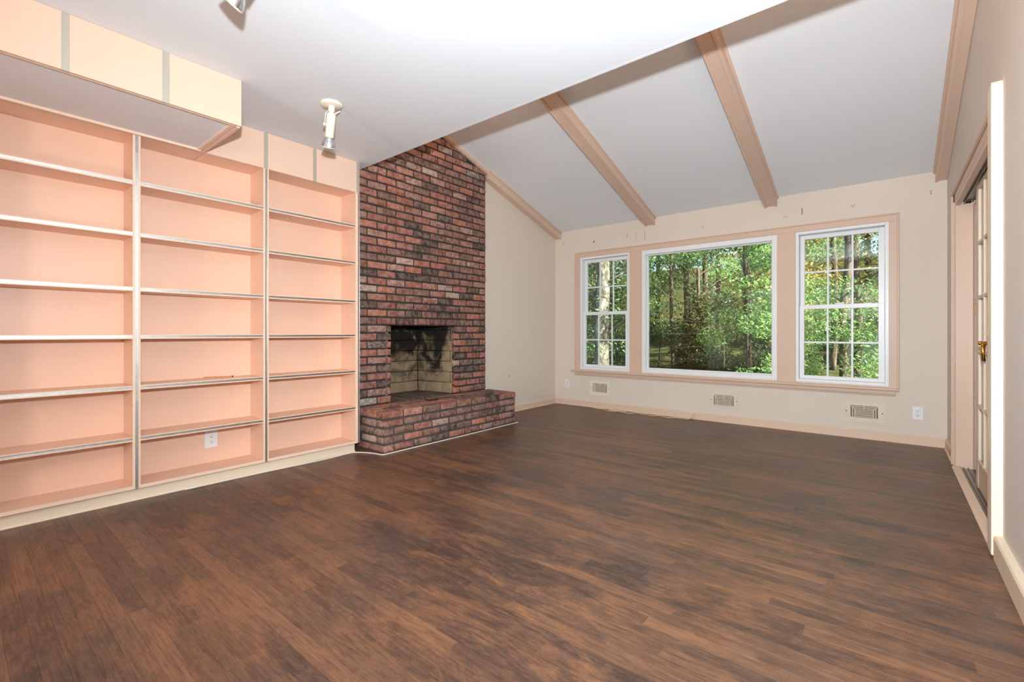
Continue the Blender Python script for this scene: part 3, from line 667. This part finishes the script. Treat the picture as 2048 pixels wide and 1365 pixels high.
for s in range(40, 46):
    m = brick_mesh(s).copy(); m.materials.clear(); m.materials.append(M['firebrick']); m.name = 'firebrick'
    for v in m.vertices:       # crisper edges than the old red brick
        v.co.y = v.co.y*1.0 if abs(v.co.y) < 0.3 else math.copysign(0.5-(0.5-abs(v.co.y))*0.35, v.co.y)
        v.co.z = v.co.z*1.0 if abs(v.co.z) < 0.25 else math.copysign(0.5-(0.5-abs(v.co.z))*0.35, v.co.z)
    FBV.append(m)
fire_wall((BX, B0), (BX, B1), (1, 0), 8, 0)
dv = Vector((JX-BX, OY1-B1)); nn = Vector((dv.y, -dv.x)).normalized()
fire_wall((BX, B1), (JX, OY1), nn, 8, 1)
dv = Vector((JX-BX, OY0-B0)); nn = Vector((-dv.y, dv.x)).normalized()
fire_wall((BX, B0), (JX, OY0), nn, 8, 1)
# brick reveals of the jambs
# ------------------------------------------------------------------ raised hearth
he = empty('raised_hearth', (-3.41, 3.12, 0), 'low raised brick hearth projecting in front of the fireplace', 'hearth')
HX, HY0, HY1 = -3.212, 2.262, 3.985; HC = ZH/5
B().box(XC+0.001, HX-0.010, HY0+0.010, HY1-0.010, 0.0005, ZH-0.008).obj('mortar', 'mortar_h', he)
HL = 0.208; HT = 0.060
def course(z, lo, hi, phase):
    """joints along y from lo to hi"""
    j = [lo]; yv = lo+(HL if phase else HL*0.52)
    while yv < hi-0.04: j.append(yv); yv += HL
    j.append(hi); return list(zip(j, j[1:]))
for k in range(4):
    zm = HC*(k+.5)
    for a, c in course(zm, HY0, HY1, k % 2):
        put_brick(he, (HX-0.05, (a+c)/2, zm), rb.uniform(-.003, .003), c-a-(0.015 if c < HY1-.001 else 0.006), HC-GZ, 0.05)
    xs = [HX-0.004, HX-(0.105 if k % 2 else 0.21), HX-(0.315 if k % 2 else 0.396)]
    for a, c in zip(xs, xs[1:]):
        put_brick(he, ((a+c)/2-0.004, HY0+0.05, zm), rb.uniform(-.002, .003), a-c-0.012, HC-GZ, 0.05, -math.pi/2)
        put_brick(he, ((a+c)/2-0.004, HY1-0.05, zm), rb.uniform(-.002, .003), a-c-0.012, HC-GZ, 0.05, math.pi/2)
# top course: front row of stretchers, then three more rows
TV = []
for s in range(60, 70):
    rr = random.Random(s); t = bmesh.new(); bmesh.ops.create_cube(t, size=1.0)
    bmesh.ops.bevel(t, geom=t.edges[:], offset=0.045, segments=1, affect='EDGES')
    for v in t.verts: v.co += Vector((rr.uniform(-.012, .012), rr.uniform(-.008, .008), rr.uniform(-.025, .025)))
    me = bpy.data.meshes.new('brick'); t.to_mesh(me); t.free(); me.materials.append(M['brick']); TV.append(me)
def top_brick(x0, x1, y0, y1):
    o = bpy.data.objects.new('brick', rb.choice(TV)); COL.objects.link(o); h = HC-0.012
    o.location = ((x0+x1)/2, (y0+y1)/2, ZH-h/2+rb.uniform(-.002, .002)); o.scale = (x1-x0, y1-y0, h); o.color = brick_col(); setp(o, he)
g = 0.0075
xr = [HX+0.002, HX-0.104, HX-0.208, HX-0.306, HX-0.404]
for k in range(4):
    lo = HY0-0.002
    for a, c in course(0, lo, HY1+0.002, (k+1) % 2):
        top_brick(xr[k+1]+g, xr[k]-(g if k else 0), a+(g if a > lo+.01 else 0), c-(g if c < HY1 else 0))

# ------------------------------------------------------------------ things on the floor, hearth and walls
pk = empty('iron_hook', (-3.40, 2.95, ZH), 'short rusty iron hook lying on the raised hearth', 'hook')
B().tube(smooth_path([(-3.40, 3.01, ZH+0.008), (-3.405, 2.96, ZH+0.009), (-3.415, 2.91, ZH+0.012), (-3.425, 2.885, ZH+0.020), (-3.432, 2.885, ZH+0.038)], 6), 0.0075, 8, 0.006).obj('shank', 'iron', pk, True)
B().box(-3.408, -3.392, 3.005, 3.022, ZH+0.002, ZH+0.016, 0.003).obj('butt', 'iron', pk)
rod = empty('wooden_rod', (-3.62, 1.2, 0.687), 'thin tan wooden rod with a dark tip lying on a salmon shelf', 'rod')
B().tube([(-3.655, 1.115, 0.6912), (-3.60, 1.272, 0.6912)], 0.004, 8).obj('shaft', 'wood_rod', rod)
B().tube([(-3.60, 1.272, 0.6912), (-3.597, 1.281, 0.6912)], 0.0045, 8).obj('tip', 'dark', rod)

def outlet(loc, normal, label, w=0.072, h=0.115):
    """duplex outlet; normal '-Y' or '+X'"""
    r = empty('wall_outlet', loc, label, 'outlet', 'wall outlets')
    def bx(name, mat, u0, u1, v0, v1, d0, d1, bev=0.0, par=r):
        x, y, z = loc
        if normal == '-Y': return B().box(x+u0, x+u1, y-d1, y-d0, z+v0, z+v1, bev, 2).obj(name, mat, par)
        return B().box(x+d0, x+d1, y+u0, y+u1, z+v0, z+v1, bev, 2).obj(name, mat, par)
    bx('plate', 'outlet', -w/2, w/2, -h/2, h/2, 0.0003, 0.006, 0.002)
    for s in (-1, 1):
        f = bx('socket', 'outlet', -0.017, 0.017, s*0.020-0.014, s*0.020+0.014, 0.005, 0.0085, 0.002)
        for u in (-0.007, 0.007): bx('slot', 'dark', u-0.0012, u+0.0012, s*0.020-0.001, s*0.020+0.008, 0.0080, 0.0089, 0, f)
        bx('slot', 'dark', -0.0028, 0.0028, s*0.020-0.0095, s*0.020-0.004, 0.0080, 0.0089, 0, f)
    return r
outlet((0.194, W, 0.281), '-Y', 'white duplex outlet on the window wall near the sliding doors')
outlet((-3.476, W, 0.285), '-Y', 'white outlet low on the window wall, by the corner nearest the chimney')
outlet((XBK, 1.166, 0.256), '+X', 'white outlet at the back of the lowest compartment of a salmon bookcase', 0.080, 0.118)

def vent(x, z, label, w=0.305, h=0.195):
    r = empty('wall_vent', (x, W, z), label, 'vent', 'wall vents below the windows')
    yb = W-0.0003
    # plate with a stepped louvre field
    iw, ih = 0.205, 0.112; zc = z+0.004
    p = B()
    p.box(x-w/2, x-iw/2, yb-0.006, yb, z-h/2, z+h/2); p.box(x+iw/2, x+w/2, yb-0.006, yb, z-h/2, z+h/2)
    p.box(x-iw/2, x+iw/2, yb-0.006, yb, zc+ih/2, z+h/2); p.box(x-iw/2, x+iw/2, yb-0.006, yb, z-h/2, zc-ih/2)
    p.obj('plate', 'ivory' if x < -2.5 else 'vent', r)
    box('duct', 'ventdark', r, x-iw/2, x+iw/2, yb-0.002, yb, zc-ih/2, zc+ih/2)
    rot = Matrix.Rotation(math.radians(28), 3, 'X')
    zt, zb_ = zc+ih/2, zc-ih/2
    hw = [0.098, 0.083, 0.066, 0.066, 0.066, 0.066, 0.066]
    for k in range(7):
        zz = zt-0.010-k*(ih-0.012)/6.5
        B().box(x-hw[k], x+hw[k], yb-0.0105, yb-0.0045, zz-0.0045, zz+0.0045, 0, 1, rot).obj('slat', 'vent', r)
    for s in (-1, 1):
        for q, (u, top) in enumerate(((0.088, zt-0.014), (0.071, zt-0.030))):
            B().box(x+s*u-0.0045, x+s*u+0.0045, yb-0.010, yb-0.004, zb_+0.001, top, 0, 1, Matrix.Rotation(math.radians(-24*s), 3, 'Z')).obj('side_slat', 'vent', r)
        # mitre ribs
        m = B(); m.tube([(x+s*0.101, yb-0.008, zt-0.002), (x+s*0.064, yb-0.008, zt-0.042)], 0.003, 6); m.obj('rib', 'vent', r)
        B().lathe([(0, 0), (0.005, 0), (0.004, 0.002), (0, 0.003)], (x+s*(w/2-0.017), yb-0.006, z), (0, -1, 0), 10).obj('screw', 'iron', r)
    B().box(x-0.003, x+0.003, yb-0.0125, yb-0.004, zt-0.038, zt+0.004).obj('damper_lever', 'vent', r)
    return r
vent(-2.972, 0.262, 'ivory louvred wall vent under the narrow window beside the chimney')
vent(-1.430, 0.242, 'ivory louvred wall vent under the picture window')
vent(-0.187, 0.249, 'ivory louvred wall vent under the narrow window nearest the sliding doors')

jk = empty('phone_jack', (-1.765, W-0.026, 0.045), 'small peach phone jack box painted over on the baseboard under the picture window', 'jack')
B().box(-1.792, -1.738, W-0.040, W-0.0142, 0.020, 0.070, 0.003, 2).obj('cover', 'base', jk)
B().lathe([(0, 0), (0.004, 0), (0.003, 0.002), (0, 0.002)], (-1.765, W-0.040, 0.045), (0, -1, 0), 10).obj('screw', 'mark', jk)

cb1 = B().tube(smooth_path([(-3.452, 0.95, 0.006), (-3.446, 1.45, 0.006), (-3.430, 1.85, 0.005), (-3.442, 2.08, 0.006), (-3.420, 2.150, 0.006), (-3.300, 2.215, 0.005), (-3.215, 2.236, 0.005), (-3.188, 2.275, 0.005), (-3.186, 2.60, 0.005), (-3.183, 3.2, 0.005), (-3.186, 3.70, 0.006), (-3.184, 4.005, 0.006)], 6), 0.0048, 8)
cb1.obj('hearth_cable', 'cable', None, True, label='thin white cable hugging the foot of the bookcases and the hearth', cat='cable')
yb = W-0.085
pts = [(-3.05, yb+0.018, .004), (-2.86, yb, .004), (-2.80, yb-0.06, .004), (-2.72, yb-0.075, .005), (-2.62, yb-0.04, .010), (-2.68, yb-0.005, .012), (-2.78, yb-0.03, .012), (-2.70, yb-0.06, .014), (-2.58, yb-0.055, .012), (-2.55, yb-0.015, .012), (-2.63, yb+0.005, .014), (-2.74, yb-0.02, .018), (-2.64, yb-0.07, .016), (-2.52, yb-0.075, .006), (-2.47, yb-0.065, .004), (-2.45, yb-0.01, .004), (-2.41, yb+0.015, .005), (-2.36, yb-0.02, .004), (-2.30, yb+0.010, .004), (-2.25, yb-0.035, .004), (-2.20, yb-0.045, .004), (-2.15, yb-0.01, .006), (-2.12, yb+0.008, .005), (-2.02, yb-0.045, .004), (-1.98, yb-0.03, .004), (-1.94, yb+0.010, .004), (-1.84, yb+0.012, .004), (-1.80, yb-0.012, .004), (-1.772, yb+0.030, .012), (-1.768, W-0.045, .026)]
B().tube(smooth_path(pts, 5), 0.0056, 6).obj('phone_cable', 'cable_tan', None, True, label='tangled yellowed cable lying along the baseboard under the windows', cat='cable')

# ------------------------------------------------------------------ ceiling spotlights
def spot(cx, cy, aim, label, bulb_r, roll=0.0):
    z = ZC; r = empty('ceiling_spotlight', (cx, cy, z), label, 'spotlight', 'ceiling spotlights')
    B().lathe([(0, 0.0003), (0.066, 0.0003), (0.066, -0.010), (0.060, -0.016), (0, -0.018)], (cx, cy, z), (0, 0, 1), 32).obj('canopy', 'ivory', r, True)
    B().lathe([(0.019, -0.016), (0.019, -0.046), (0.015, -0.052), (0, -0.053)], (cx, cy, z), (0, 0, 1), 20).obj('swivel', 'ivory', r, True)
    a = Vector(aim).normalized(); j = Vector((cx, cy, z-0.058)); side = a.cross(Vector((0, 0, 1)))
    side = side.normalized() if side.length > 1e-3 else Vector((0.774, 0.633, 0))
    B().lathe([(0, -0.006), (0.012, -0.006), (0.026, 0.004), (0.0275, 0.010), (0.0275, 0.140), (0.0255, 0.144), (0, 0.140)], j, a, 24).obj('lamp_holder', 'ivory', r, True)
    p0 = j+a*0.136
    bl = B().lathe([(0, 0), (0.020, 0.0), (0.022, 0.012), (bulb_r*0.72, 0.030), (bulb_r*0.93, 0.052), (bulb_r, 0.064)], p0, a, 28).obj('bulb', 'silver', r, True)
    B().lathe([(bulb_r, 0.064), (bulb_r*0.985, 0.069), (bulb_r*0.8, 0.071), (0, 0.074)], p0, a, 28).obj('bulb_face', 'ivory', bl, True)
    k = j-side*0.034
    B().tube([Vector((cx, cy, z-0.040))-side*0.016, k+Vector((0, 0, -0.006)), k+a*0.070], 0.0028, 6).obj('yoke_arm', 'ivory', r)
    B().lathe([(0, 0), (0.008, 0.0), (0.010, 0.006), (0.008, 0.014), (0, 0.016)], k+a*0.072+side*0.006, -side, 12).obj('thumb_knob', 'ivory', r, True)
    B().tube([j+side*0.016+a*0.004, j+side*0.050+Vector((0, 0, 0.024))], 0.0042, 6).obj('locking_lever', 'ivory', r)
    return r
spot(-2.702, 1.520, (-0.47, 0.157, -0.90), 'ivory spotlight on the flat ceiling between the bookcases and the chimney', 0.045)
spot(-1.775, 0.740, (-0.62, -0.36, -0.70), 'ivory spotlight with a wide silvered bulb, in front of the deep overhead cabinet', 0.046)

# ------------------------------------------------------------------ fill globes added for warm ambient light: behind the camera and on the bulkhead
x, y = -1.94, -2.0
r = empty('rear_fill_lamp', (x, y, 0.0), 'added globe fill lamp on a stand, unseen in the rear of the room', 'lamp')
B().lathe([(0, 0.001), (0.15, 0.001), (0.15, 0.015), (0.02, 0.03), (0.012, 0.04), (0.012, 0.96), (0.05, 0.97), (0.05, 1.00), (0, 1.00)], (x, y, 0), (0, 0, 1), 24).obj('stand', 'ivory', r)
n = 10; Rg = 0.15
B().lathe([(Rg*math.sin(math.pi*k/n) if 0 < k < n else 0, 0.99+Rg-Rg*math.cos(math.pi*k/n)) for k in range(n+1)], (x, y, 0), (0, 0, 1), 20).obj('globe', 'globe', r, True)
for (x, lab) in ((-2.75, 'added globe fill light, unseen on the bulkhead facing the vault, nearer the chimney'), (-0.55, 'added globe fill light, unseen on the bulkhead facing the vault, nearer the sliding doors')):
    r = empty('bulkhead_fill_light', (x, YE, 2.86), lab, 'fill light', 'added fill lights on the bulkhead')  # added out of view to warm the vault and window wall
    B().lathe([(0, 0.0005), (0.06, 0.0005), (0.06, 0.015), (0.02, 0.03), (0.015, 0.08), (0, 0.08)], (x, YE, 2.86), (0, 1, 0), 20).obj('backplate', 'ivory', r)
    B().lathe([(0.09*math.sin(math.pi*k/n) if 0 < k < n else 0, 0.07+0.09-0.09*math.cos(math.pi*k/n)) for k in range(n+1)], (x, YE, 2.86), (0, 1, 0), 16).obj('globe', 'bulkhead_fill', r, True)

# ------------------------------------------------------------------ outdoors
rt = random.Random(21)
b = B(); nx, ny = 14, 14; vv = {}
def gz(x, y): return -0.55+max(0, y-9)*0.11+max(0, y-22)*0.25+0.25*math.sin(x*0.7+y*0.3)
for i in range(nx+1):
    for j in range(ny+1):
        x = -34+44*i/nx; y = W+0.16+30*j/ny; vv[i, j] = b.b.verts.new((x, y, gz(x, y)))
for i in range(nx):
    for j in range(ny): b.b.faces.new((vv[i, j], vv[i+1, j], vv[i+1, j+1], vv[i, j+1]))
struct('ground_outside', b, 'ground', 'shaded wooded slope rising behind the house', 'ground')
def leaves(name, parent, mat, blobs, n, size, flat=0.0, seed=0):
    """blobs: (centre, radii); n leaves each a folded diamond; kept in one mesh"""
    rr = random.Random(seed); V, F = [], []
    vol = [r_[0]*r_[1]*r_[2] for c, r_ in blobs]; tot = sum(vol)
    for (c, r_), v in zip(blobs, vol):
        for k in range(max(3, int(n*v/tot))):
            while True:
                q = Vector((rr.uniform(-1, 1), rr.uniform(-1, 1), rr.uniform(-1, 1)))
                if 0.15 < q.length < 1 and rr.random() < q.length+0.25: break
            p = Vector(c)+Vector((q.x*r_[0], q.y*r_[1], q.z*r_[2])); s = size*rr.uniform(0.55, 1.3)
            e = Euler((rr.uniform(-1.0, 1.0), rr.uniform(-1.0, 1.0), rr.uniform(0, 6.28))).to_matrix()
            o = len(V)
            for u in ((-s, 0, 0), (0, -s*0.42, s*0.12), (s, 0, 0), (0, s*0.42, s*0.12)): V.append(p+e @ Vector(u))
            F += [(o, o+1, o+2), (o, o+2, o+3)]
    me = bpy.data.meshes.new(name); me.from_pydata(V, [], F); return mobj(name, me, mat, parent, kind='stuff')
def tree(x, y, label, h, tr, leafmat, blobs, n, size, bark='bark', lean=0.0, branches=6, seed=0, name='tree'):
    rr = random.Random(seed); z = gz(x, y)-0.05
    r = empty(name, (x, y, z), label, 'tree', 'trees beyond the windows')
    pts = [(x+lean*k/6*h*0.1+rr.uniform(-.04, .04)*(k > 0), y+rr.uniform(-.04, .04)*(k > 0), z+h*k/6) for k in range(7)]
    B().tube(smooth_path(pts, 3), tr, 10, tr*0.55).obj('trunk', bark, r, True)
    for k in range(branches):
        q = Vector(pts[0]).lerp(Vector(pts[-1]), rr.uniform(0.25, 0.95)); a = rr.uniform(0, 6.28); L = rr.uniform(0.6, 1.6)
        B().tube([q, q+Vector((math.cos(a)*L*.5, math.sin(a)*L*.5, L*rr.uniform(.1, .4))), q+Vector((math.cos(a)*L, math.sin(a)*L, L*rr.uniform(.2, .8)))], tr*0.22, 6, tr*0.08).obj('branch', bark, r)
    if n: leaves('foliage', r, leafmat, [((x+a, y+b_, z+c), rd) for (a, b_, c), rd in blobs], n, size, seed=seed)
    return r
def scatter(seed, n, wx, wy, z0, z1, r0, r1):
    rr = random.Random(seed); return [((rr.uniform(-wx, wx), rr.uniform(-wy, wy), rr.uniform(z0, z1)), (rr.uniform(r0, r1), rr.uniform(r0, r1), rr.uniform(r0, r1)*0.6)) for k in range(n)]
# pale trunk seen through the narrow window by the chimney
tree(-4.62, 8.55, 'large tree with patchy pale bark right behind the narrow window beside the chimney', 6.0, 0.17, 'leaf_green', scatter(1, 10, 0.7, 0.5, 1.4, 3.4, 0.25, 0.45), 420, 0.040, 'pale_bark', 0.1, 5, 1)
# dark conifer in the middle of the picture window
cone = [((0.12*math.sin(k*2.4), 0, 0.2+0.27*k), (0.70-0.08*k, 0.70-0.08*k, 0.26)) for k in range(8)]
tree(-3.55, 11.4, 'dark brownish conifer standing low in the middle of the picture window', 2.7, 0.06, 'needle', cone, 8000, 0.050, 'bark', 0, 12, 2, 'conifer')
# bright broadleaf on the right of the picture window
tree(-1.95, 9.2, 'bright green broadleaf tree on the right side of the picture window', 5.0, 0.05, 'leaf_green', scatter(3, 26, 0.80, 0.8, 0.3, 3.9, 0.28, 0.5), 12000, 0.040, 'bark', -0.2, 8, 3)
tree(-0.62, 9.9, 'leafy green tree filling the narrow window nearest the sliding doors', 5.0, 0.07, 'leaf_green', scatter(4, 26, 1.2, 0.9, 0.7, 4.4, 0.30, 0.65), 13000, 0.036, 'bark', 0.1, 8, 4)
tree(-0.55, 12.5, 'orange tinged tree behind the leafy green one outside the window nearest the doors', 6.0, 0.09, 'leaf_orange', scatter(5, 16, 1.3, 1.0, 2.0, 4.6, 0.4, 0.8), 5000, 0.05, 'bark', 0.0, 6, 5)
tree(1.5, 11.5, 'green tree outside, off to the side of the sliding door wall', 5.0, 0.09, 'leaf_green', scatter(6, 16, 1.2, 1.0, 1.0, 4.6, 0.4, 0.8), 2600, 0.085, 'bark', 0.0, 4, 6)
for k, (x, y, tr_, lab) in enumerate([(-4.55, 12.5, .055, 'slim bare trunk standing just left of the dark conifer'), (-4.15, 14.0, .085, 'tall straight trunk rising behind the dark conifer'), (-3.60, 13.2, .065, 'slim trunk rising just right of the dark conifer top'), (-2.75, 12.6, .095, 'stout dark trunk between the conifer and the bright broadleaf'), (-2.30, 15.0, .07, 'slim trunk far behind the bright broadleaf'), (-6.4, 14.0, .06, 'slim trunk at the edge of the picture window nearest the chimney'), (-1.15, 14.5, .08, 'slim trunk behind the green tree by the doors')]):
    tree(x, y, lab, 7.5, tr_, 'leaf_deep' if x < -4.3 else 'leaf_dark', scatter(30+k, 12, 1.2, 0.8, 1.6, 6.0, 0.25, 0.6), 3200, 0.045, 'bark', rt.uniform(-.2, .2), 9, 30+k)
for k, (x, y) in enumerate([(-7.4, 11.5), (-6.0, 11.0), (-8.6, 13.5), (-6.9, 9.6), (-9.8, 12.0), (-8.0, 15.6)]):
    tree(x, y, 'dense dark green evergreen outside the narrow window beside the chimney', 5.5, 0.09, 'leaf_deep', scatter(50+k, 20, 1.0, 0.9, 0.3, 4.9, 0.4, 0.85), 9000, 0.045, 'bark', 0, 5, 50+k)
for k, (x, y) in enumerate([(-4.9, 12.3), (-2.2, 11.0), (-5.6, 10.4)]):
    r = empty('shrub', (x, y, gz(x, y)), ['dark green shrub left of the brownish conifer', 'dark green shrub right of the brownish conifer', 'dark green shrub low by the picture window edge nearest the chimney'][k], 'shrub', 'shrubs under the trees')
    B().tube([(x, y, gz(x, y)-.05), (x+.05, y, gz(x, y)+.8)], 0.03, 6, 0.012).obj('stem', 'bark', r)
    leaves('foliage', r, 'leaf_deep', [((x+a, y+b_, gz(x, y)+c), rd) for (a, b_, c), rd in scatter(70+k, 12, 0.9, 0.6, 0.25, 1.3, 0.35, 0.6)], 5200, 0.042, seed=70+k)
for k, (x, y) in enumerate([(-13.5, 20), (-10.6, 19), (-8.2, 20.5), (-6.2, 18.5), (-4.4, 20), (-2.6, 18.6), (-0.6, 19.5), (1.8, 18.5), (4.2, 20.0)]):
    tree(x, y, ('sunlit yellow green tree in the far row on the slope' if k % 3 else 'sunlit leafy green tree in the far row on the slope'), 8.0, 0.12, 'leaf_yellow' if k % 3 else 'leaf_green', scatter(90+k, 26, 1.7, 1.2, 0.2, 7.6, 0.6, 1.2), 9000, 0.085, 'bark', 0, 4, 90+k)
# neighbouring house low behind the leaves
hs = empty('neighbour_house', (0.2, 15.6, gz(0.2, 15.6)), 'grey clapboard shed glimpsed between the leaves outside the window nearest the doors', 'house')
zb = gz(0.2, 15.6)-0.2
for k in range(9): box('clapboard', 'siding', hs, -0.9, 3.2, 15.40-0.012, 15.6, zb+0.18*k, zb+0.18*k+0.178, 0.0)
B().prism([(15.1, zb+1.60), (17.4, zb+2.5), (17.4, zb+2.6), (15.1, zb+1.70)], 'X', -1.2, 3.5).obj('roof', 'roofing', hs)
